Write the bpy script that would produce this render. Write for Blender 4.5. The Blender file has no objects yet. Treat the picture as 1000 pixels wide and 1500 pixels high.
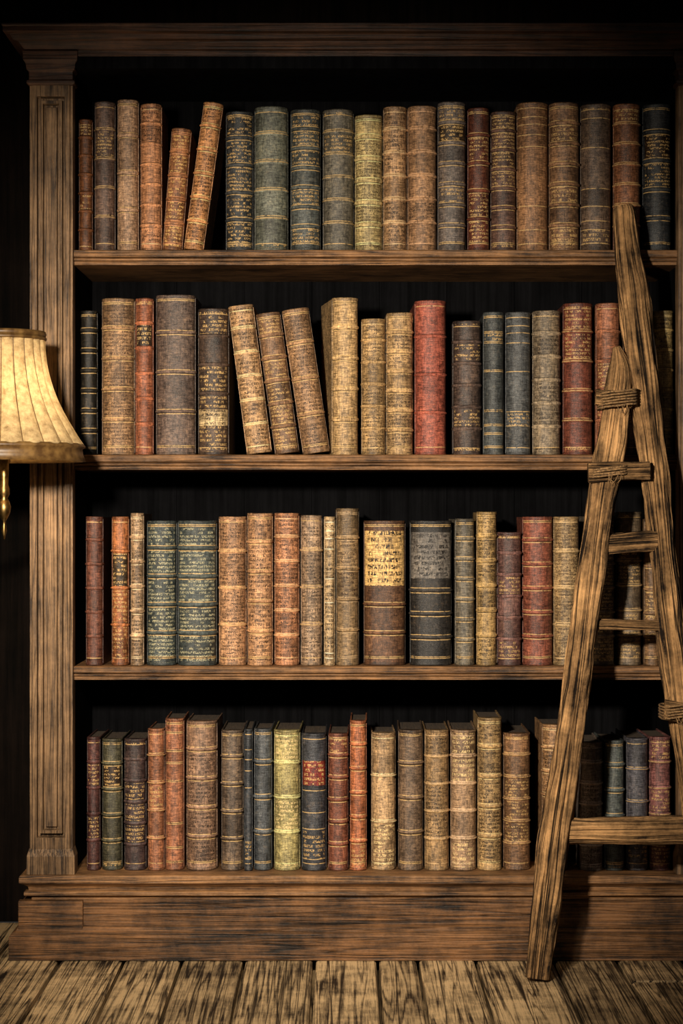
import bpy, math, random
from mathutils import Vector, noise, Matrix
random.seed(7)
S=0.0016; D=4.8; CZ=1.04
def W(px,py,y):
    k=(D+y)/D
    return Vector(((px-500)*S*k, y, CZ+(750-py)*S*k))
scene=bpy.context.scene
scene.view_settings.view_transform='Standard'
def lin(c):
    return tuple(((v/255)/12.92 if v/255<=0.04045 else ((v/255+0.055)/1.055)**2.4) for v in c)

# ---------------- node helpers
def newmat(name):
    m=bpy.data.materials.new(name); m.use_nodes=True
    nt=m.node_tree; b=nt.nodes['Principled BSDF']
    return m,nt,b
def N(nt,t,**kw):
    n=nt.nodes.new(t)
    for k,v in kw.items():
        if k=='op': n.operation=v
        elif k in n.inputs: n.inputs[k].default_value=v
        else: setattr(n,k,v)
    return n
def L(nt,a,b): nt.links.new(a,b)
def math_(nt,op,a,b=None,c=None,clamp=False):
    n=nt.nodes.new('ShaderNodeMath'); n.operation=op; n.use_clamp=clamp
    for i,v in enumerate((a,b,c)):
        if v is None: continue
        if isinstance(v,(int,float)): n.inputs[i].default_value=v
        else: nt.links.new(v,n.inputs[i])
    return n.outputs[0]
def ramp(nt,fac,stops):
    r=nt.nodes.new('ShaderNodeValToRGB'); nt.links.new(fac,r.inputs[0])
    cr=r.color_ramp
    while len(cr.elements)<len(stops): cr.elements.new(0.5)
    for e,(p,c) in zip(cr.elements,stops):
        e.position=p; e.color=(c[0],c[1],c[2],1) if not isinstance(c,(int,float)) else (c,c,c,1)
    return r.outputs[0]
def mixc(nt,mode,fac,a,b):
    n=nt.nodes.new('ShaderNodeMix'); n.data_type='RGBA'; n.blend_type=mode
    for i,v in ((0,fac),(6,a),(7,b)):
        if isinstance(v,(int,float)): n.inputs[i].default_value=v
        elif isinstance(v,tuple): n.inputs[i].default_value=(*v[:3],1)
        else: nt.links.new(v,n.inputs[i])
    return n.outputs[2]

def wood(name,dark,light,axis='X',fine=160,rough=0.5,bump=0.5,coord='Object',stretch=0.04,spec=0.4,attr=None,scuff=0.6,cracks=0.0,bd=0.004,lo=0.34,hi=0.72,rings=8.0,ringw=0.14,dist=0.5,crs=0.35,knots=0.0,kscale=4.0):
    m,nt,b=newmat(name)
    tc=N(nt,'ShaderNodeTexCoord')
    mp=N(nt,'ShaderNodeMapping')
    sc={'X':(stretch,1,1),'Y':(1,stretch,1),'Z':(1,1,stretch)}[axis]
    mp.inputs['Scale'].default_value=sc
    src=tc.outputs[coord]
    if attr:
        a=N(nt,'ShaderNodeAttribute',attribute_name=attr)
        v=N(nt,'ShaderNodeVectorMath',op='ADD'); L(nt,src,v.inputs[0]); 
        s=N(nt,'ShaderNodeVectorMath',op='SCALE'); L(nt,a.outputs['Color'],s.inputs[0]); s.inputs['Scale'].default_value=13.0
        L(nt,s.outputs[0],v.inputs[1]); src=v.outputs[0]
    L(nt,src,mp.inputs[0])
    n1=N(nt,'ShaderNodeTexNoise',Scale=fine,Detail=10.0,Roughness=0.72,Distortion=0.1); L(nt,mp.outputs[0],n1.inputs['Vector'])
    n2=N(nt,'ShaderNodeTexNoise',Scale=fine*0.10,Detail=2.0,Roughness=0.4,Distortion=dist); L(nt,mp.outputs[0],n2.inputs['Vector'])
    n3=N(nt,'ShaderNodeTexNoise',Scale=5.0,Detail=8.0,Roughness=0.75); L(nt,src,n3.inputs['Vector'])
    g=math_(nt,'FRACT',math_(nt,'MULTIPLY',n2.outputs[0],rings))
    g=math_(nt,'ABSOLUTE',math_(nt,'SUBTRACT',g,0.5))
    gl=math_(nt,'SMOOTH_MIN',math_(nt,'MULTIPLY',g,4.0),1.0,0.2)
    f=math_(nt,'ADD',math_(nt,'MULTIPLY',n1.outputs[0],0.80),math_(nt,'MULTIPLY',gl,ringw))
    f=math_(nt,'ADD',f,math_(nt,'MULTIPLY',math_(nt,'SUBTRACT',n3.outputs[0],0.5),scuff))
    mid=tuple((dark[i]*0.6+light[i]*0.40) for i in range(3))
    col=ramp(nt,f,[(lo,dark),(0.52,mid),(hi,light)])
    h=math_(nt,'ADD',n1.outputs[0],math_(nt,'MULTIPLY',gl,0.3))
    if cracks:
        n4=N(nt,'ShaderNodeTexNoise',Scale=fine*crs,Detail=3.0,Roughness=0.5,Distortion=0.3)
        mp4=N(nt,'ShaderNodeMapping'); mp4.inputs['Scale'].default_value=tuple(q*(0.5 if q<1 else 1) for q in sc); L(nt,src,mp4.inputs[0]); L(nt,mp4.outputs[0],n4.inputs['Vector'])
        ck=math_(nt,'SUBTRACT',1.0,math_(nt,'MULTIPLY',math_(nt,'ABSOLUTE',math_(nt,'SUBTRACT',n4.outputs[0],0.5)),45.0),clamp=True)
        ck=math_(nt,'MULTIPLY',ck,cracks)
        col=mixc(nt,'MIX',ck,col,tuple(q*0.4 for q in dark))
        h=math_(nt,'SUBTRACT',h,math_(nt,'MULTIPLY',ck,0.8))
    if knots:
        mk_=N(nt,'ShaderNodeMapping'); mk_.inputs['Scale'].default_value=tuple(0.4 if q<1 else 1 for q in sc); L(nt,src,mk_.inputs[0])
        vo=N(nt,'ShaderNodeTexVoronoi',Scale=kscale); L(nt,mk_.outputs[0],vo.inputs['Vector'])
        kd=vo.outputs['Distance']
        core=math_(nt,'SUBTRACT',1.0,math_(nt,'MULTIPLY',kd,9.0),clamp=True)
        ring=math_(nt,'MULTIPLY',math_(nt,'MULTIPLY',math_(nt,'SINE',math_(nt,'MULTIPLY',kd,170.0)),0.5),math_(nt,'SUBTRACT',1.0,math_(nt,'MULTIPLY',kd,5.0),clamp=True),clamp=True)
        kk=math_(nt,'MULTIPLY',math_(nt,'MAXIMUM',core,ring),knots,clamp=True)
        col=mixc(nt,'MIX',kk,col,tuple(q*0.6 for q in dark))
        h=math_(nt,'SUBTRACT',h,math_(nt,'MULTIPLY',kk,0.5))
    if attr:
        hv=math_(nt,'ADD',math_(nt,'MULTIPLY',a.outputs['Fac'],0.6),0.7)
        cc=N(nt,'ShaderNodeCombineColor'); 
        for i in range(3): L(nt,hv,cc.inputs[i])
        col=mixc(nt,'MULTIPLY',1.0,col,cc.outputs[0])
    L(nt,col,b.inputs['Base Color'])
    bp=N(nt,'ShaderNodeBump',Strength=bump,Distance=bd); L(nt,h,bp.inputs['Height']); L(nt,bp.outputs[0],b.inputs['Normal'])
    b.inputs['Roughness'].default_value=rough
    b.inputs['Specular IOR Level'].default_value=spec
    return m

m_woodX=wood('case_wood_horizontal',lin((38,24,14)),lin((176,128,82)),'X',fine=360,cracks=0.4,stretch=0.03,scuff=0.9)
m_woodZ=wood('case_wood_vertical',lin((48,35,24)),lin((172,136,98)),'Z',fine=400,cracks=0.4,stretch=0.025,scuff=0.8)
m_plinth=wood('plinth_wood',lin((22,14,8)),lin((138,96,58)),'X',fine=260,bump=0.7,cracks=0.6,scuff=1.2,stretch=0.03)
m_cornice=wood('cornice_wood',lin((20,12,8)),lin((92,60,40)),'X',fine=300,scuff=1.0,stretch=0.03)
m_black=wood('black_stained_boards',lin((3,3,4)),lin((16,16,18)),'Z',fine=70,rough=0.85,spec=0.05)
m_wall=wood('dark_wall_panelling',lin((5,4,3)),lin((24,17,13)),'Z',fine=70,rough=0.85,spec=0.05)
m_ladder=wood('weathered_ladder_wood',lin((30,20,13)),lin((238,184,124)),'Y',fine=190,rough=0.8,bump=1.0,coord='UV',stretch=0.03,spec=0.2,cracks=1.0,scuff=1.1,bd=0.008,hi=0.70,crs=0.2,knots=0.7,kscale=7.0)
m_floor=wood('floor_plank_wood',lin((28,21,15)),lin((205,174,130)),'Y',fine=280,rough=0.5,bump=0.8,stretch=0.03,attr='rnd',cracks=1.0,scuff=0.9,bd=0.004,lo=0.36,hi=0.68,rings=8,ringw=0.20,dist=0.6,crs=0.10,knots=0.8,kscale=5.0)

# ---------------- mesh helpers
def mk(name,verts,faces,mat=None,parent=None,smooth=False,bevel=0):
    me=bpy.data.meshes.new(name); me.from_pydata([tuple(v) for v in verts],[],faces); me.update()
    ob=bpy.data.objects.new(name,me); scene.collection.objects.link(ob)
    if mat: me.materials.append(mat)
    if parent: ob.parent=parent
    if smooth:
        for p in me.polygons: p.use_smooth=True
    if bevel:
        md=ob.modifiers.new('bev','BEVEL'); md.width=bevel; md.segments=2; md.limit_method='ANGLE'
    import bmesh
    bm=bmesh.new(); bm.from_mesh(me); bmesh.ops.recalc_face_normals(bm,faces=bm.faces); bm.to_mesh(me); bm.free()
    return ob
def box(name,x0,x1,y0,y1,z0,z1,mat,parent=None,bevel=0.002):
    v=[(x,y,z) for z in (z0,z1) for y in (y0,y1) for x in (x0,x1)]
    f=[(0,1,3,2),(4,6,7,5),(0,4,5,1),(2,3,7,6),(0,2,6,4),(1,5,7,3)]
    return mk(name,v,f,mat,parent,bevel=bevel)
def mould(name,x0,x1,yf,yb,prof,mat,parent):
    v=[];f=[]
    for o,z in prof:
        v+= [(x0-o,yf-o,z),(x1+o,yf-o,z),(x1+o,yb,z),(x0-o,yb,z)]
    for i in range(len(prof)-1):
        a=i*4
        for j in range(4):
            k=(j+1)%4
            f.append((a+j,a+k,a+4+k,a+4+j))
    f.append((3,2,1,0)); a=(len(prof)-1)*4; f.append((a,a+1,a+2,a+3))
    return mk(name,v,f,mat,parent,bevel=0.0012)
def panel(name,x0,x1,z0,z1,yf,yb,rings,mat,parent):
    v=[];f=[]
    rr=[(0,0,yb-yf)]+rings
    for ix,iz,dy in rr:
        v+=[(x0+ix,yf+dy,z0+iz),(x1-ix,yf+dy,z0+iz),(x1-ix,yf+dy,z1-iz),(x0+ix,yf+dy,z1-iz)]
    for i in range(len(rr)-1):
        a=i*4
        for j in range(4):
            k=(j+1)%4; f.append((a+j,a+k,a+4+k,a+4+j))
    a=(len(rr)-1)*4; f.append((a,a+1,a+2,a+3)); f.append((3,2,1,0))
    return mk(name,v,f,mat,parent,bevel=0.0006)
def empty(name,loc=(0,0,0)):
    e=bpy.data.objects.new(name,None); e.empty_display_size=0.1; scene.collection.objects.link(e); return e
def X(px,y=0): return W(px,750,y).x
def Z(py,y=0): return W(500,py,y).z

# ---------------- room
box('wall_back',-3,3,0.40,0.5,0,3.2,m_wall,bevel=0)
v=[];f=[];rn=[]
seams=[85,180,265,357,460,553,612,697,812,905]
ks=[X(s,-0.06) for s in seams]
left=[ks[0]-0.15*i for i in range(16,0,-1)]; right=[ks[-1]+0.152*i for i in range(1,16)]
allx=left+ks+right
def addbox(x0,x1,y0,y1,z0,z1,r,b=0.004):
    n=len(v)
    v.extend([(x0,y0,z0),(x1,y0,z0),(x1,y1,z0),(x0,y1,z0),
       (x0,y0,z1-b),(x1,y0,z1-b),(x1,y1,z1-b),(x0,y1,z1-b),
       (x0+b,y0+b,z1),(x1-b,y0+b,z1),(x1-b,y1-b,z1),(x0+b,y1-b,z1)])
    fs=[(3,2,1,0)]
    for j in range(4):
        k=(j+1)%4
        fs.append((j,k,4+k,4+j)); fs.append((4+j,4+k,8+k,8+j))
    fs.append((8,9,10,11))
    for q in fs: f.append(tuple(n+i for i in q)); rn.append(r)
for i in range(len(allx)-1):
    y=-5.4+random.uniform(-0.4,0)
    brk=[y]
    while y<0.4:
        y+=random.uniform(1.2,2.6); brk.append(min(y,0.4))
    for a,b_ in zip(brk[:-1],brk[1:]):
        if b_-a<0.02: continue
        addbox(allx[i]+0.004,allx[i+1]-0.004,a+0.0015,b_-0.0015,-0.03,random.uniform(-0.002,0.0),random.random(),0.005)
n=len(v)
v.extend([(-2.7,-5.8,-0.05),(2.7,-5.8,-0.05),(2.7,0.4,-0.05),(-2.7,0.4,-0.05),(-2.7,-5.8,-0.028),(2.7,-5.8,-0.028),(2.7,0.4,-0.028),(-2.7,0.4,-0.028)])
for q in [(0,3,2,1),(4,5,6,7),(0,1,5,4),(1,2,6,5),(2,3,7,6),(3,0,4,7)]: f.append(tuple(n+i for i in q)); rn.append(0.0)
fl=mk('floor',v,f,m_floor)
at=fl.data.color_attributes.new('rnd','FLOAT_COLOR','CORNER')
for p in fl.data.polygons:
    for li in p.loop_indices:
        r=rn[p.index]; at.data[li].color=(r,r,r,1)

# ---------------- bookcase
bc=empty('bookcase')
XL,XR=X(108),X(994)
zbase=0.196
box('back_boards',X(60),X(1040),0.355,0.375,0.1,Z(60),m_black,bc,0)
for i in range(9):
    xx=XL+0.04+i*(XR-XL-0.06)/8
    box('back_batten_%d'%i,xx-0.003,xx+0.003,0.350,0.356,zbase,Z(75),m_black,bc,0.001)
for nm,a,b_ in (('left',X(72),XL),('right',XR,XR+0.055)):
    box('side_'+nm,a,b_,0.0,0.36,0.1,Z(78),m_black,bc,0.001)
def shelf(nm,pt,pb):
    zt,zb=Z(pt),Z(pb)
    t=zt-zb
    prof=[(0.0,0.0),( -0.006,0.0),(-0.006,t*0.22),(0.0,t*0.30),(0.0,t*0.42),(-0.006,t*0.46),(0.004,t*0.54),(0.004,t*0.94),(0.0,t)]
    v=[];f=[]
    pts=[(-o,zb+z) for o,z in prof]+[(0.352,zt),(0.352,zb)]
    for xx in (XL,XR):
        v+= [(xx,y,z) for y,z in pts]
    n=len(pts)
    for j in range(n):
        k=(j+1)%n; f.append((j,k,n+k,n+j))
    f.append(tuple(range(n))[::-1]); f.append(tuple(range(n,2*n)))
    mk(nm,v,f,m_woodX,bc,bevel=0.0008)
    return zt
z1=shelf('shelf_1',366,388); z2=shelf('shelf_2',666,688); z3=shelf('shelf_3',976,996)
mould('base_ledge',X(38,-.03),X(1062,-.03),-0.035,0.36,[(-0.012,zbase-0.062),(-0.012,zbase-0.052),(0.004,zbase-0.048),(0.004,zbase-0.040),(-0.006,zbase-0.036),(-0.004,zbase-0.028),(0.008,zbase-0.020),(0.014,zbase-0.018),(0.014,zbase-0.004),(0.011,zbase)],m_woodX,bc)
mould('plinth',X(30,-.03),X(1070,-.03),-0.03,0.36,[(0.024,0),(0.024,0.055),(0.018,0.062),(0.010,0.066),(0.006,0.074),(-0.004,0.078),(-0.004,zbase-0.060)],m_plinth,bc)
box('plinth_block',X(30,-.03)-0.004,X(122,-.03),-0.040,-0.02,0.07,zbase-0.060,m_plinth,bc,0.002)
def pilaster(nm,p0,p1):
    x0,x1=X(p0,-.03),X(p1,-.03)
    w=x1-x0
    zt=Z(125,-.03); zb=zbase+0.06
    panel('pilaster_'+nm,x0,x1,zb-0.01,zt+0.01,-0.03,0.02,[(0.0,0,0.006),(w*0.05,0.006,0.006),(w*0.07,0.010,0),(w*0.17,0.035,0),(w*0.18,0.037,0.020),(w*0.235,0.043,0.020),(w*0.245,0.045,0.002),(w*0.31,0.052,0.002),(w*0.32,0.054,0.018),(w*0.36,0.058,0.018),(w*0.375,0.060,0.008)],m_woodZ,bc)
    mould('pilaster_base_'+nm,x0,x1,-0.030,0.02,[(0.006,zbase),(0.006,zb-0.018),(0.003,zb-0.008),(0.0005,zb)],m_woodZ,bc)
    T=Z(76,-.03)
    mould('capital_'+nm,x0,x1,-0.030,0.02,[(0.0005,zt),(0.006,zt+0.004),(0.006,zt+0.010),(0.001,zt+0.013),(0.001,zt+0.032),(0.006,zt+0.036),(0.008,zt+0.050),(0.013,zt+0.058),(0.014,T)],m_cornice,bc)
pilaster('left',43,106); pilaster('right',994,1057)
zc=Z(74,-.04); ztop=Z(33,-0.09)
h=ztop-zc
mould('cornice',X(40,-.04),X(1062,-.04),-0.035,0.37,[(0.0,zc-0.012),(0.0,zc),(0.008,zc+h*0.05),(0.010,zc+h*0.12),(0.018,zc+h*0.30),(0.020,zc+h*0.36),(0.030,zc+h*0.40),(0.034,zc+h*0.52),(0.036,zc+h*0.60),(0.050,zc+h*0.66),(0.050,zc+h*0.88),(0.053,zc+h*0.92),(0.053,ztop)],m_cornice,bc)
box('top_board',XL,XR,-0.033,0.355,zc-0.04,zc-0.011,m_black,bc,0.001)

# ---------------- books
m_book,nt,b=newmat('aged_leather_bindings')
abc=N(nt,'ShaderNodeAttribute',attribute_name='bcol'); atc=N(nt,'ShaderNodeAttribute',attribute_name='tcol'); apr=N(nt,'ShaderNodeAttribute',attribute_name='prm')
sp=N(nt,'ShaderNodeSeparateColor'); L(nt,apr.outputs['Color'],sp.inputs[0])
tc=N(nt,'ShaderNodeTexCoord'); uv=N(nt,'ShaderNodeSeparateXYZ'); L(nt,tc.outputs['UV'],uv.inputs[0])
n0=N(nt,'ShaderNodeTexNoise',Scale=14.0,Detail=5.0,Roughness=0.6); L(nt,tc.outputs['Object'],n0.inputs['Vector'])
n1=N(nt,'ShaderNodeTexNoise',Scale=110.0,Detail=10.0,Roughness=0.80); L(nt,tc.outputs['Object'],n1.inputs['Vector'])
mp=N(nt,'ShaderNodeMapping'); mp.inputs['Scale'].default_value=(50,50,620); L(nt,tc.outputs['Object'],mp.inputs[0])
n2=N(nt,'ShaderNodeTexNoise',Scale=1.0,Detail=6.0,Roughness=0.75); L(nt,mp.outputs[0],n2.inputs['Vector'])
mp2=N(nt,'ShaderNodeMapping'); mp2.inputs['Scale'].default_value=(520,60,36); L(nt,tc.outputs['Object'],mp2.inputs[0])
n3=N(nt,'ShaderNodeTexNoise',Scale=1.0,Detail=5.0,Roughness=0.75); L(nt,mp2.outputs[0],n3.inputs['Vector'])
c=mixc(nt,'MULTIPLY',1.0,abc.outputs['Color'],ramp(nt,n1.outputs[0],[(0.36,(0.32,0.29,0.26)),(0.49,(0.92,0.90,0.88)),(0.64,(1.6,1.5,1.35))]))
c=mixc(nt,'MULTIPLY',1.0,c,ramp(nt,n0.outputs[0],[(0.3,(0.55,0.53,0.51)),(0.5,(1,1,1)),(0.7,(1.35,1.32,1.25))]))
c=mixc(nt,'MULTIPLY',1.0,c,ramp(nt,n2.outputs[0],[(0.40,0.40),(0.5,1.0),(0.62,1.5)]))
c=mixc(nt,'MULTIPLY',0.85,c,ramp(nt,n3.outputs[0],[(0.38,0.42),(0.5,1.0),(0.65,1.4)]))
# dusty rubbed leather: tan fibres show through where worn
dust=math_(nt,'MULTIPLY',math_(nt,'MULTIPLY',math_(nt,'SUBTRACT',n1.outputs[0],0.52),5.0,clamp=True),math_(nt,'MULTIPLY',math_(nt,'SUBTRACT',n0.outputs[0],0.40),4.0,clamp=True))
c=mixc(nt,'MIX',math_(nt,'MULTIPLY',dust,0.45),c,lin((150,118,80)))
row=math_(nt,'FLOOR',uv.outputs[1]); fr=math_(nt,'FRACT',uv.outputs[1])
inrow=math_(nt,'LESS_THAN',math_(nt,'ABSOLUTE',math_(nt,'SUBTRACT',fr,0.5)),0.31)
cv=N(nt,'ShaderNodeCombineXYZ'); L(nt,math_(nt,'MULTIPLY',uv.outputs[0],2.6),cv.inputs[0]); L(nt,math_(nt,'MULTIPLY',uv.outputs[1],2.3),cv.inputs[1]); L(nt,math_(nt,'MULTIPLY',sp.outputs[2],50.0),cv.inputs[2])
g1=N(nt,'ShaderNodeTexNoise',Scale=1.0,Detail=1.0,Roughness=0.4); L(nt,cv.outputs[0],g1.inputs['Vector'])
cw=N(nt,'ShaderNodeCombineXYZ'); L(nt,math_(nt,'MULTIPLY',uv.outputs[0],0.35),cw.inputs[0]); L(nt,math_(nt,'MULTIPLY',row,3.7),cw.inputs[1]); L(nt,math_(nt,'MULTIPLY',sp.outputs[2],50.0),cw.inputs[2])
g2=N(nt,'ShaderNodeTexNoise',Scale=1.0,Detail=0.0); L(nt,cw.outputs[0],g2.inputs['Vector'])
glyph=math_(nt,'MULTIPLY',math_(nt,'GREATER_THAN',g1.outputs[0],0.49),math_(nt,'GREATER_THAN',g2.outputs[0],0.40))
glyph=math_(nt,'MULTIPLY',glyph,inrow)
text=math_(nt,'MULTIPLY',glyph,sp.outputs[0])
wear=math_(nt,'MULTIPLY',math_(nt,'SUBTRACT',n1.outputs[0],0.39),9.0,clamp=True)
mask=math_(nt,'MAXIMUM',text,sp.outputs[1])
mask=math_(nt,'MULTIPLY',mask,wear,clamp=True)
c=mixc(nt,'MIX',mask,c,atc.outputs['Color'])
L(nt,c,b.inputs['Base Color'])
hh=math_(nt,'ADD',math_(nt,'MULTIPLY',n1.outputs[0],0.7),math_(nt,'MULTIPLY',n2.outputs[0],0.8))
hh=math_(nt,'SUBTRACT',hh,math_(nt,'MULTIPLY',text,0.25))
bp=N(nt,'ShaderNodeBump',Strength=0.6,Distance=0.002); L(nt,hh,bp.inputs['Height']); L(nt,bp.outputs[0],b.inputs['Normal'])
b.inputs['Roughness'].default_value=0.42; b.inputs['Specular IOR Level'].default_value=0.45

m_page,nt,b=newmat('aged_page_block')
tc=N(nt,'ShaderNodeTexCoord'); mp=N(nt,'ShaderNodeMapping'); mp.inputs['Scale'].default_value=(900,20,20); L(nt,tc.outputs['Object'],mp.inputs[0])
n1=N(nt,'ShaderNodeTexNoise',Scale=1.0,Detail=3.0); L(nt,mp.outputs[0],n1.inputs['Vector'])
L(nt,ramp(nt,n1.outputs[0],[(0.3,lin((34,26,18))),(0.7,lin((88,70,50)))]),b.inputs['Base Color']); b.inputs['Roughness'].default_value=0.9

GOLD=(206,168,108); INK=(30,19,12)
def desat(c,a=0.12):
    if c[2]>c[0]*0.95: a=0.42
    elif c[0]>c[1]*3.2:
        a=0.16; c=(c[0]*0.85,c[1]*1.0,c[2]*0.72)
    g=0.3*c[0]+0.59*c[1]+0.11*c[2]
    return tuple(q*(1-a)+g*a for q in c)
def book_mesh(specs,zb,name):
    V=[];F=[];Mi=[];Sm=[];BC=[];TC=[];PR=[];UV=[]
    for sp_ in specs:
        px0,px1,top,col=sp_[:4]; o=sp_[4] if len(sp_)>4 else {}
        dy=o.get('dy',random.uniform(0,0.012))
        yf=0.012+dy
        lean=o.get('lean',0)
        xa,xb=X(px0+0.4,yf),X(px1-0.4,yf); w=xb-xa
        H=Z(top,yf)-zb
        ang=0
        if lean:
            sh=lean*S; ang=math.atan2(sh,H); H=(H-abs(w*math.sin(ang))*0.5)/math.cos(ang); w=w*math.cos(ang)
        yaw=math.radians(o.get('yaw',random.uniform(-1.2,1.2)))
        dep=o.get('dep',random.uniform(0.17,0.23))
        lum=sum(col)/3
        bcol=[k*BK for k in desat(lin(col))]
        darkish=lum<90 or (col[0]>col[1]*1.75 and lum<112)
        tcol=lin(o.get('t',GOLD if darkish else random.choice([INK,INK,INK,(50,30,18),(235,205,145)])))
        lgold=darkish or random.random()<0.35
        lcol=lin((215,178,118)) if lgold else tuple(min(q*2.6,0.8) for q in bcol)
        rnd=random.random()
        bul=min(w*0.48,0.034)
        nseg=16
        arc=[]
        for i in range(nseg+1):
            t=math.pi*(i/nseg-0.5)
            cx=math.sin(t)*(w/2-0.0014); cy=-math.cos(t)*bul
            nx,ny=math.sin(t),-math.cos(t)
            arc.append((cx,cy+bul,nx,ny))
        rows=[(0,0.0014),(0.003,0.0018),(0.007,0.0)]; kinds=['cap','cap']
        lab=o.get('label')
        nr=o.get('ribs',random.choice([4,4,5,5,6,3,0]))
        feats=[]
        if nr:
            off=0.05*H
            for i in range(nr):
                feats.append((off+(H-off*1.2)*(i+0.9)/(nr+0.8),'rib'))
        else:
            for fq in sorted(random.sample([0.08,0.14,0.2,0.3,0.42,0.58,0.7,0.78,0.85,0.9],6)):
                feats.append((fq*H,'line'))
        feats.append((0.035*H+0.004,'line')); feats.append((H-0.014,'line'))
        feats.sort()
        if lab: 
            f0,f1=lab[0]*H,lab[1]*H
            feats=[q for q in feats if not (f0-0.008<q[0]<f1+0.008)]+[(f0,'edge'),(f1,'edge')]
            feats.sort()
        def add(z,off_,kind):
            if z<=rows[-1][0]+0.0003: return
            rows.append((z,off_)); kinds.append(kind)
        pi=0
        rh=random.uniform(0.0026,0.0042)
        rb=random.uniform(0.0022,0.0036)
        dbl=random.random()<0.55
        for z,k in feats:
            if k=='rib':
                add(z-rb-0.0050 if dbl else z-rb-0.003,0,'p%d'%pi)
                add(z-rb-0.0030 if dbl else z-rb-0.0015,0,'g' if dbl else 'n')
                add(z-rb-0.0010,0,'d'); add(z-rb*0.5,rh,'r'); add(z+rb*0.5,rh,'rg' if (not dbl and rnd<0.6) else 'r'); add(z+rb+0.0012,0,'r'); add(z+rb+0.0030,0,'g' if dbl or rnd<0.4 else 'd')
            elif k=='line':
                add(z,0,'p%d'%pi); add(z+0.0019,0,'g')
                if dbl: add(z+0.0037,0,'d'); add(z+0.0052,0,'g')
            else:
                add(z,0,'p%d'%pi)
            pi+=1
        add(H-0.007,0,'p%d'%pi); add(H-0.003,0.0018,'cap'); add(H,0.0012,'cap')
        npan=pi+1
        pst={}
        tm=o.get('text',random.random()*(0.55 if darkish else 1.1))
        for i in range(npan):
            r=random.random()
            pst[i]=(1.0 if r<tm else 0.0)
        labp=-1; labc=None
        if not lab and o.get('lp',random.random()<0.10) and npan>3:
            labp=npan-3; labc=lin(random.choice([(70,28,20),(40,28,20),(45,36,26),(80,54,34)]))
        pshade=[random.uniform(0.68,1.24) for _ in range(npan)]
        pivx = (xa+xb)/2
        base=len(V)
        def P(x,y,z):
            x2=x*math.cos(yaw)-y*math.sin(yaw); y2=x*math.sin(yaw)+y*math.cos(yaw)
            if ang>0: px=w/2
            elif ang<0: px=-w/2
            else: px=0
            dx=x2-px; X3=px+dx*math.cos(ang)+z*math.sin(ang); Z3=-dx*math.sin(ang)+z*math.cos(ang)
            return (pivx+X3, yf+y2, zb+Z3+0.0004)
        cell=o.get('cell',random.uniform(0.0042,0.0062)); lh=o.get('lh',random.uniform(0.0075,0.011))
        for z,of in rows:
            for (cx,cy,nx,ny) in arc:
                wob=0.0009*noise.noise(Vector((cx*60+rnd*90,z*22,0)))
                V.append(P(cx+nx*of+wob,cy+ny*of+wob,z+0.0008*noise.noise(Vector((cx*50,rnd*40,z*10)))))
        nc=nseg+1
        for ri in range(len(rows)-1):
            k=kinds[ri]
            for ci in range(nseg):
                a=base+ri*nc+ci
                F.append((a,a+1,a+nc+1,a+nc)); Mi.append(0); Sm.append(True)
                bc_=bcol; t=0.0; g=0.0; tcl=tcol
                if k[0]=='p':
                    pidx=int(k[1:])
                    bc_=[q*pshade[pidx] for q in bcol]
                    zm=(rows[ri][0]+rows[ri+1][0])/2
                    if lab and f0<=zm<=f1:
                        if 1<=ci<=14: bc_=[q*1.5 for q in lin(lab[2])]; tcl=lin(lab[3])
                        if 3<=ci<=12: t=1.0
                    elif pidx==labp:
                        if 2<=ci<=13: bc_=[q*BK for q in labc]; tcl=lin(GOLD)
                        if 3<=ci<=12: t=0.9
                    elif 2<=ci<=13: t=pst[pidx]*(0.85 if not darkish else 0.8)
                elif k=='g': g=0.85; tcl=lcol
                elif k=='rg': g=0.6; tcl=lcol
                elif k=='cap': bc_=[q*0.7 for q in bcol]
                elif k=='r': bc_=[q*1.4 for q in bcol]  # ribs lightened: a painted highlight as well as rubbed wear
                elif k=='d': bc_=[q*0.35 for q in bcol]  # painted shadow lines beside ribs; also dark gap between double gilt lines
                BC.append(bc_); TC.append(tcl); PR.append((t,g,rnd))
                u0=(ci-nseg/2)*w*1.4/nseg/cell; u1=(ci+1-nseg/2)*w*1.4/nseg/cell
                v0=rows[ri][0]/lh; v1=rows[ri+1][0]/lh
                UV.append([(u0,v0),(u1,v0),(u1,v1),(u0,v1)])
        def simple(face,mi,colr):
            F.append(face); Mi.append(mi); Sm.append(False); BC.append(colr); TC.append(colr); PR.append((0,0,rnd)); UV.append([(0,0)]*len(face))
        top_=base+(len(rows)-1)*nc
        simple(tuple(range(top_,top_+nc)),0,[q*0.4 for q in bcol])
        simple(tuple(range(base,base+nc))[::-1],0,bcol)
        def bx(x0,x1,y0,y1,z0,z1_,mi,colr):
            n=len(V)
            for z in (z0,z1_):
                for y in (y0,y1):
                    for x in (x0,x1): V.append(P(x,y,z))
            for q in [(0,2,3,1),(4,5,7,6),(0,1,5,4),(2,6,7,3),(0,4,6,2),(1,3,7,5)]:
                simple(tuple(n+i for i in q),mi,colr)
        bt=0.0028
        dk=[q*0.75 for q in bcol]
        bx(-w/2,-w/2+bt,bul+0.0012,bul+dep,0,H-0.0015,0,dk)
        bx(w/2-bt,w/2,bul+0.0012,bul+dep,0,H-0.0015,0,dk)
        bx(-w/2+bt,w/2-bt,bul-0.0005,bul+dep-0.005,0.003,H-0.006,1,dk)
    me=bpy.data.meshes.new(name); me.from_pydata(V,[],F); me.update()
    me.materials.append(m_book); me.materials.append(m_page)
    me.polygons.foreach_set('material_index',Mi); me.polygons.foreach_set('use_smooth',Sm)
    u=me.uv_layers.new(name='UVMap')
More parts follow.
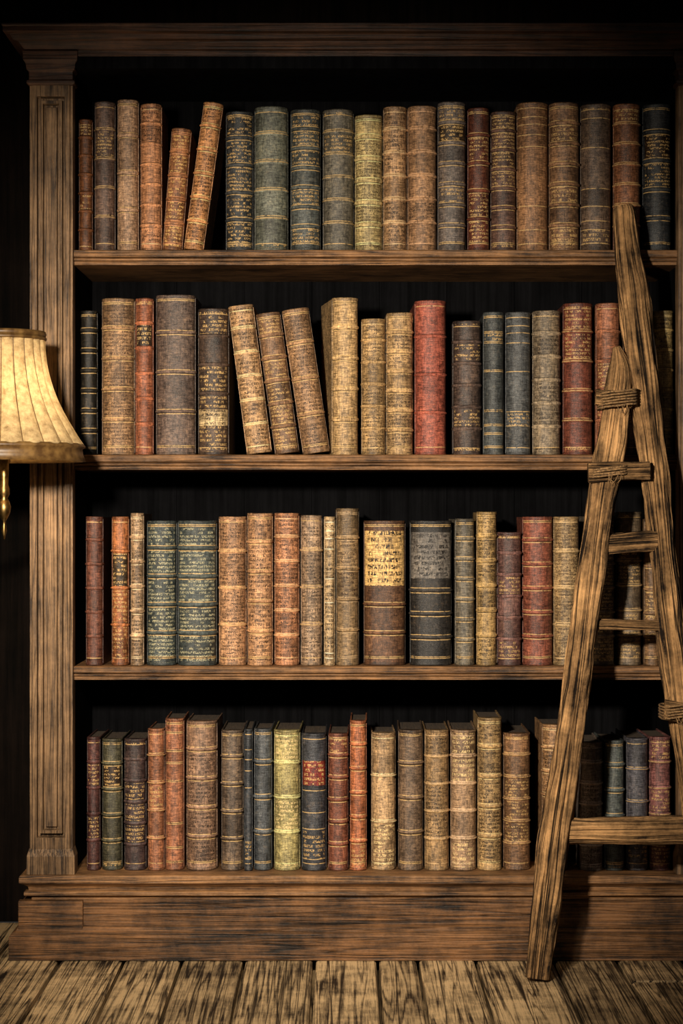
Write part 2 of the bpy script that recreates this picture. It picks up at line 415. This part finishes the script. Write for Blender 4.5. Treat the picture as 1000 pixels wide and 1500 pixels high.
    flat=[c for q in UV for p in q for c in p]; u.data.foreach_set('uv',flat)
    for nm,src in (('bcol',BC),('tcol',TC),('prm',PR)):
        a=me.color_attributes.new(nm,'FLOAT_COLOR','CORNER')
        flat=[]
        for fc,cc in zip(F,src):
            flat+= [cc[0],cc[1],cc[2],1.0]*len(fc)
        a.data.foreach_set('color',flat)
    ob=bpy.data.objects.new(name,me); scene.collection.objects.link(ob)
    return ob
BK=1.32
row1=[(114,135,175,(105,55,28),{'dy':0.05}),(137,168,149,(80,62,54)),(170,202,146,(150,118,90)),(204,236,152,(165,112,72)),
(236,266,188,(135,88,52),{'lean':14,'text':1,'t':(225,180,110)}),(267,297,150,(175,120,68),{'lean':30,'text':1,'ribs':5,'t':INK}),
(329,370,163,(44,50,54),{'text':0.8}),(372,422,156,(88,92,82),{'text':0.3,'lp':0}),(425,470,160,(60,68,66),{'lp':0}),(472,518,160,(84,80,70)),(519,560,168,(148,130,82)),
(561,596,156,(145,112,76),{'lp':0}),(597,640,155,(134,100,68)),(641,683,149,(86,78,74)),(685,718,158,(88,38,28)),(719,757,163,(76,54,46),{'ribs':6}),
(758,805,150,(124,88,56)),(806,851,150,(110,80,54)),(852,898,152,(82,66,54)),(900,940,152,(114,70,42)),(943,986,152,(38,44,50))]
row2=[(116,142,455,(30,27,22),{'dy':0.10,'text':0,'lp':0}),(146,195,437,(128,98,66),{'text':0.9}),(197,224,437,(154,78,52)),(226,285,432,(88,72,64),{'ribs':3,'text':0.15,'lp':0}),(288,334,452,(62,48,40),{'label':(0.20,0.31,(165,145,110),INK),'ribs':4,'text':0.7}),
(360,398,447,(165,128,86),{'lean':-28,'text':1,'t':INK}),(402,439,458,(108,80,56),{'lean':-29,'text':0.8}),(443,484,452,(140,106,72),{'lean':-32,'text':1,'t':INK}),
(488,528,436,(158,128,84),{'yaw':9,'dep':0.17,'lp':0}),(529,565,467,(140,112,70),{'text':0.8}),(566,606,458,(155,124,80),{'text':0.8}),(608,655,440,(144,62,52),{'text':0.0,'ribs':3,'lp':0}),
(663,706,470,(68,54,48)),(708,739,457,(58,66,68)),(741,779,457,(68,73,77)),(781,823,455,(116,102,82)),(826,870,444,(108,48,39)),(874,910,444,(132,80,52)),(915,955,450,(80,62,46)),(958,988,455,(118,102,62))]
row3=[(124,150,757,(96,50,44)),(162,188,757,(146,78,40)),(190,210,752,(145,118,88)),(213,258,763,(48,62,63),{'text':0.95,'t':(185,178,142),'ribs':4,'lp':0}),(259,317,763,(50,64,65),{'text':0.95,'t':(185,178,142),'ribs':4,'lp':0}),
(319,360,757,(165,122,84),{'text':0.9,'t':INK}),(361,399,752,(160,118,80),{'text':0.9,'t':INK}),(401,438,752,(164,110,72),{'lp':0}),(440,472,755,(134,110,86),{'text':0.8}),(474,491,757,(178,150,108),{'lp':0}),(492,526,745,(116,94,64)),
(532,594,763,(84,56,36),{'label':(0.55,0.93,(180,148,96),INK),'ribs':4,'cell':0.0075,'lh':0.016,'text':0.0}),(600,662,763,(42,40,39),{'label':(0.60,0.92,(92,88,84),(26,22,20)),'ribs':5,'cell':0.0065,'lh':0.013,'text':0.0}),
(667,696,760,(94,88,76)),(698,728,750,(146,118,68)),(729,765,780,(90,62,58)),(766,811,757,(126,60,50),{'text':0.0,'lp':0}),(812,850,757,(134,110,72)),
(868,902,756,(100,92,80)),(904,942,750,(96,82,64)),(944,968,760,(104,78,52)),(970,992,752,(76,62,48))]
row4=[(126,146,1080,(70,40,38)),(148,178,1083,(66,64,48)),(180,213,1083,(60,46,46),{'text':0.6}),(215,240,1068,(138,78,56)),(241,269,1053,(130,80,52)),(271,317,1057,(120,92,72),{'text':0.6}),
(323,356,1070,(84,70,58)),(357,370,1068,(40,48,58)),(371,398,1068,(60,68,76)),(400,439,1070,(145,134,82),{'text':0.6}),(441,478,1075,(46,50,60),{'label':(0.62,0.8,(105,40,34),GOLD)}),
(480,510,1075,(108,54,44),{'text':0.2}),(512,537,1056,(164,84,50),{'lp':0}),(544,580,1074,(156,126,88),{'ribs':2,'text':0.3}),(583,620,1070,(90,72,56)),(622,658,1070,(136,108,70)),(660,698,1070,(140,112,84),{'text':0.8}),
(700,736,1052,(146,118,74)),(738,778,1075,(114,82,54)),(795,833,1062,(150,112,72)),(850,884,1088,(110,98,90)),(887,916,1085,(66,78,78)),(919,951,1082,(74,74,88)),(953,985,1080,(116,72,70))]
book_mesh(row1,z1,'books'); book_mesh(row2,z2,'books.001'); book_mesh(row3,z3,'books.002'); book_mesh(row4,zbase,'books.003')

# ---------------- ladder
lad=empty('wooden_ladder')
def catmull(pts,n):
    P=[pts[0]]+pts+[pts[-1]]; out=[]
    for i in range(1,len(P)-2):
        for s in range(n):
            t=s/n; a,b_,c_,d=P[i-1],P[i],P[i+1],P[i+2]
            out.append(tuple(0.5*((2*b_[k])+(-a[k]+c_[k])*t+(2*a[k]-5*b_[k]+4*c_[k]-d[k])*t*t+(-a[k]+3*b_[k]-3*c_[k]+d[k])*t**3) for k in range(len(a))))
    out.append(pts[-1]); return out
def timber(name,pts,seed,depth=0.9,rough=0.14,sq=2.7,per=18):
    c=catmull(pts,per); n=len(c); R=96
    v=[];f=[];uvv=[]
    ln=0; prev=None
    for i,(x,y,z,r) in enumerate(c):
        p=Vector((x,y,z))
        a=Vector(c[max(i-1,0)][:3]); b_=Vector(c[min(i+1,n-1)][:3]); t=(b_-a).normalized()
        if prev is not None: ln+=(p-prev).length
        prev=p
        yy=Vector((0,1,0)); s1=t.cross(yy).normalized(); s2=s1.cross(t).normalized()
        for j in range(R):
            th=2*math.pi*j/R
            cc,ss=math.cos(th),math.sin(th)
            k=(abs(cc)**sq+abs(ss)**sq)**(-1/sq)
            g=noise.noise(Vector((cc*1.2+seed,ss*1.2,ln*6)))*rough*1.5
            g+=noise.noise(Vector((cc*3+seed,ss*3,ln*16)))*rough*0.9
            g-=abs(noise.noise(Vector((cc*9+seed,ss*9+ln*1.5,ln*2.5))))*rough*1.7-0.03
            g+=noise.noise(Vector((cc*22,ss*22+seed,ln*7)))*rough*0.7
            rr=r*k*(1+g)
            v.append(p+s1*(rr*cc)+s2*(rr*ss*depth))
            uvv.append((j/R*0.24,ln))
    for i in range(n-1):
        for j in range(R):
            k=(j+1)%R; f.append((i*R+j,i*R+k,(i+1)*R+k,(i+1)*R+j))
    nb=len(v)
    v.append(Vector(c[0][:3])); v.append(Vector(c[-1][:3]))
    for j in range(R):
        k=(j+1)%R; f.append((k,j,nb)); f.append(((n-1)*R+j,(n-1)*R+k,nb+1))
    ob=mk(name,v,f,m_ladder,lad,smooth=True)
    me=ob.data; u=me.uv_layers.new(name='UVMap')
    uvv+= [(0.1,0.0),(0.1,ln)]
    for p in me.polygons:
        ids=[me.loops[l].vertex_index for l in p.loop_indices]
        us=[uvv[q][0] for q in ids]; wrap=max(us)-min(us)>0.12
        for l,q in zip(p.loop_indices,ids):
            uu=uvv[q][0]
            if wrap and uu<0.12: uu+=0.24
            u.data[l].uv=(uu+seed,uvv[q][1])
    return ob
yfoot=D*650/685-D
def yB(py): return yfoot+(1435-py)/1135*(-yfoot-0.05)
def rp(px,py,wd,dy=0):
    y=yB(py)+dy; p=W(px,py,y); return (p.x,p.y,p.z,wd*0.5*S*0.97)
railA=[(787,1433,34),(793,1380,38),(802,1310,40),(814,1215,42),(828,1120,40),(841,1030,38),(854,930,38),(866,840,38),(877,760,36),(888,690,42),(896,640,42),(904,580,38),(908,540,30),(903,508,10)]
railB=[(1054,1436,40),(1036,1300,40),(1018,1180,38),(1003,1080,36),(990,990,38),(978,880,38),(969,790,36),(960,700,38),(950,620,42),(943,560,44),(935,500,44),(927,430,42),(919,365,36),(915,315,32),(913,302,26)]
timber('rail_left',[rp(a,b_,c_,-0.006) for a,b_,c_ in railA],3.1)
timber('rail_right',[rp(a,b_,c_,0.008) for a,b_,c_ in railB],8.7)
def rung(nm,x0,y0,x1,y1,hh,dy,seed,sq=4):
    pts=[]
    for t in (0,0.3,0.6,1):
        px=x0+(x1-x0)*t; py=y0+(y1-y0)*t
        y=yB(py)+dy; p=W(px,py,y); pts.append((p.x,p.y,p.z,hh*0.5*S))
    timber(nm,pts,seed,depth=0.7,rough=0.14,sq=sq,per=18)
rung('rung_1',872,582,926,586,22,-0.034,1)
rung('rung_2',861,692,951,690,26,-0.036,2)
rung('rung_3',886,797,962,792,26,0.0,4)
rung('rung_4',862,914,982,917,14,0.0,5)
rung('rung_5',972,1040,1020,1048,26,-0.030,6)
rung('rung_6',822,1217,1024,1216,36,0.0,7)
m_rope,nt,b=newmat('hemp_cord'); b.inputs['Roughness'].default_value=0.9
tc=N(nt,'ShaderNodeTexCoord'); n1=N(nt,'ShaderNodeTexNoise',Scale=300.0,Detail=3.0); L(nt,tc.outputs['Object'],n1.inputs['Vector'])
L(nt,ramp(nt,n1.outputs[0],[(0.3,lin((60,44,28))),(0.7,lin((170,132,86)))]),b.inputs['Base Color'])
def curve(nm,pts,r,mat,par):
    cu=bpy.data.curves.new(nm,'CURVE'); cu.dimensions='3D'; cu.bevel_depth=r; cu.bevel_resolution=2
    s=cu.splines.new('POLY'); s.points.add(len(pts)-1)
    for i,p in enumerate(pts): s.points[i].co=(*p,1)
    ob=bpy.data.objects.new(nm,cu); scene.collection.objects.link(ob); ob.parent=par; cu.materials.append(mat)
def lash(nm,px,py,rx,turns,span,dy):
    y=yB(py)+dy; c0=W(px,py,y); n=turns*24; pts=[]
    for i in range(n+1):
        th=2*math.pi*i/24; t=i/n
        sx=math.copysign(abs(math.cos(th))**0.6,math.cos(th)); sy=math.copysign(abs(math.sin(th))**0.6,math.sin(th))
        pts.append((c0.x+sx*rx*S,c0.y+sy*0.052,c0.z+(t-0.5)*span*S+sx*0.004+random.uniform(-.0008,.0008)))
    curve(nm,pts,0.0024,m_rope,lad)
    for q in range(5):
        a=Vector(pts[18]); x0=a.x+random.uniform(-.01,.03)
        curve(nm+'_fray_%d'%q,[(x0,a.y-0.001,a.z),(x0+random.uniform(-.008,.008),a.y-0.006,a.z-0.012),(x0+random.uniform(-.015,.015),a.y-0.004,a.z-random.uniform(0.015,0.025))],0.0009,m_rope,lad)
lash('lashing_1',903,586,27,6,24,-0.012)
lash('lashing_2',990,1040,22,5,20,-0.004)
lash('lashing_3',890,692,26,4,14,-0.014)

# ---------------- lamp
lamp=empty('floor_lamp')
m_shade,nt,b=newmat('pleated_lampshade_fabric')
tc=N(nt,'ShaderNodeTexCoord'); n1=N(nt,'ShaderNodeTexNoise',Scale=60.0,Detail=7.0,Roughness=0.7); L(nt,tc.outputs['Object'],n1.inputs['Vector'])
cc=ramp(nt,n1.outputs[0],[(0.3,lin((130,106,70))),(0.7,lin((212,186,138)))])
L(nt,cc,b.inputs['Base Color']); b.inputs['Roughness'].default_value=0.9
n2=N(nt,'ShaderNodeTexNoise',Scale=400.0,Detail=3.0); L(nt,tc.outputs['Object'],n2.inputs['Vector'])
bp=N(nt,'ShaderNodeBump',Strength=0.4,Distance=0.001); L(nt,n2.outputs[0],bp.inputs['Height']); L(nt,bp.outputs[0],b.inputs['Normal'])
tr=N(nt,'ShaderNodeBsdfTranslucent'); L(nt,cc,tr.inputs[0]); mx=N(nt,'ShaderNodeMixShader'); mx.inputs[0].default_value=0.28
L(nt,b.outputs[0],mx.inputs[1]); L(nt,tr.outputs[0],mx.inputs[2]); L(nt,mx.outputs[0],nt.nodes['Material Output'].inputs[0])
m_trim,nt,b=newmat('lampshade_braid'); tc=N(nt,'ShaderNodeTexCoord'); n1=N(nt,'ShaderNodeTexNoise',Scale=60.0); L(nt,tc.outputs['Object'],n1.inputs['Vector'])
L(nt,ramp(nt,n1.outputs[0],[(0.35,lin((78,54,26))),(0.7,lin((122,92,50)))]),b.inputs['Base Color']); b.inputs['Roughness'].default_value=0.45
m_brass,nt,b=newmat('aged_brass'); b.inputs['Metallic'].default_value=1; b.inputs['Roughness'].default_value=0.38
tc=N(nt,'ShaderNodeTexCoord'); n1=N(nt,'ShaderNodeTexNoise',Scale=90.0,Detail=4.0); L(nt,tc.outputs['Object'],n1.inputs['Vector'])
L(nt,ramp(nt,n1.outputs[0],[(0.3,lin((100,76,42))),(0.7,lin((170,138,84)))]),b.inputs['Base Color'])
ly=-0.30; la=W(3,600,ly); k=(D+ly)/D
def lathe(name,prof,mat,cx,cy,R=144,mod=None,close=False,thick=0):
    v=[];f=[]
    for r,z in prof:
        for j in range(R):
            th=2*math.pi*j/R; rr=r*(1+(mod(th,z) if mod else 0))
            v.append((cx+rr*math.cos(th),cy+rr*math.sin(th),z))
    n=len(prof)
    for i in range(n-1):
        for j in range(R):
            q=(j+1)%R; f.append((i*R+j,i*R+q,(i+1)*R+q,(i+1)*R+j))
    if close: f.append(tuple(range(R))[::-1]); f.append(tuple(range((n-1)*R,n*R)))
    ob=mk(name,v,f,mat,lamp,smooth=True)
    return ob
sp_=[(62,494),(62,505),(63,520),(66,540),(71,560),(78,580),(87,600),(98,620),(110,640),(118,652)]
cp=catmull([(r*S*k,Z(z,ly)) for r,z in sp_],5)
NG=22
def pleat(th,z):
    g=abs(math.sin(th*NG/2)); return 0.06*(g**0.6)-0.045
lathe('shade',cp,m_shade,la.x,la.y,R=440,mod=pleat)
for i in range(NG):
    th=2*math.pi*i/NG
    curve('seam_%d'%i,[(la.x+r*0.958*math.cos(th),la.y+r*0.958*math.sin(th),z) for r,z in cp],0.0012,m_trim,lamp)
def band(nm,r,zt,zb,th=0.004):
    a,b_=Z(zt,ly),Z(zb,ly); R_=r*S*k
    lathe(nm,[(R_-th,b_),(R_,b_),(R_+th*0.6,(a+b_)/2),(R_,a),(R_-th,a),(R_-th,b_)],m_trim,la.x,la.y,R=96)
band('shade_top_braid',63,486,494); band('shade_top_cord',64,494,499,0.003)
zA,zB=Z(650,ly),Z(676,ly)
lathe('shade_skirt',[(117*S*k,zA),(121*S*k,Z(653,ly)),(121*S*k,Z(656,ly)),(117*S*k,Z(658,ly)),(118*S*k,Z(666,ly)),(122*S*k,zB),(117*S*k,zB),(115*S*k,Z(664,ly)),(117*S*k,zA)],m_trim,la.x,la.y,R=96)
def stem(prof): return [(r*S*k,Z(z,ly)) for r,z in prof]
sx=la.x+3*S*k
lathe('stem',stem([(1,790),(2,784),(4,778),(3,770),(2,764),(6,757),(9,750),(10,742),(8,735),(5,730),(8,724),(8,716),(6,710),(7,690),(7,680),(9,676),(9,640),(6,636),(5,610),(1,608)]),m_brass,sx,la.y,R=32,close=True)
m_bulb,nt,b=newmat('frosted_bulb_glass'); b.inputs['Base Color'].default_value=(1,.85,.6,1); b.inputs['Emission Color'].default_value=(1,.72,.38,1); b.inputs['Emission Strength'].default_value=6
lathe('bulb',stem([(5,608),(8,600),(15,588),(18,576),(16,562),(9,552),(1,549)]),m_bulb,sx,la.y,R=32,close=True)
def tube(nm,pts,r,mat):
    c=catmull(pts,8); curve(nm,c,r,mat,lamp)
zz=Z(745,ly); px_=sx-0.30
tube('bridge_arm',[(sx,la.y,zz),(sx-0.08,la.y,zz-0.03),(sx-0.18,la.y,zz+0.02),(px_,la.y,zz+0.05)],0.006,m_brass)
tube('pole',[(px_,la.y,0.02),(px_,la.y,0.5),(px_,la.y,zz+0.12)],0.011,m_brass)
for a in range(3):
    th=a*2.094+0.4
    tube('spider_%d'%a,[(sx,la.y,Z(545,ly)),(sx+0.05*math.cos(th),la.y+0.05*math.sin(th),Z(510,ly)),(la.x+61*S*k*math.cos(th),la.y+61*S*k*math.sin(th),Z(493,ly))],0.0015,m_brass)
lathe('base',[(0.13,0.0),(0.13,0.012),(0.11,0.022),(0.05,0.03),(0.02,0.05),(0.012,0.07)],m_brass,px_,la.y,R=48,close=True)

# ---------------- lights
def light(nm,t,loc,target,energy,col,**kw):
    l=bpy.data.lights.new(nm,t); l.energy=energy; l.color=col
    for a,b_ in kw.items(): setattr(l,a,b_)
    o=bpy.data.objects.new(nm,l); scene.collection.objects.link(o); o.location=loc
    d=Vector(target)-Vector(loc); o.rotation_euler=d.to_track_quat('-Z','Y').to_euler(); return o
light('key_spot','SPOT',(-0.60,-3.0,1.50),(-0.08,0,0.96),650,(1.0,0.87,0.70),spot_size=math.radians(52),spot_blend=1.0,shadow_soft_size=0.08)
light('floor_spot','SPOT',(-0.1,-2.4,2.4),(-0.1,-0.45,0.0),250,(1.0,0.88,0.70),spot_size=math.radians(32),spot_blend=1.0,shadow_soft_size=0.12)
light('lamp_bulb_light','POINT',(sx,la.y,Z(590,ly)),(0,0,0),14,(1.0,0.80,0.55),shadow_soft_size=0.03)
w=bpy.data.worlds.new('dim_room'); scene.world=w; w.use_nodes=True
w.node_tree.nodes['Background'].inputs[0].default_value=(0.9,0.86,0.82,1); w.node_tree.nodes['Background'].inputs[1].default_value=0.025
# ---------------- camera
cam=bpy.data.cameras.new('camera'); co=bpy.data.objects.new('camera',cam); scene.collection.objects.link(co)
co.location=(0,-D,CZ); co.rotation_euler=(math.pi/2,0,0); cam.sensor_fit='VERTICAL'; cam.sensor_height=36; cam.lens=18/(1.2/D)
scene.camera=co
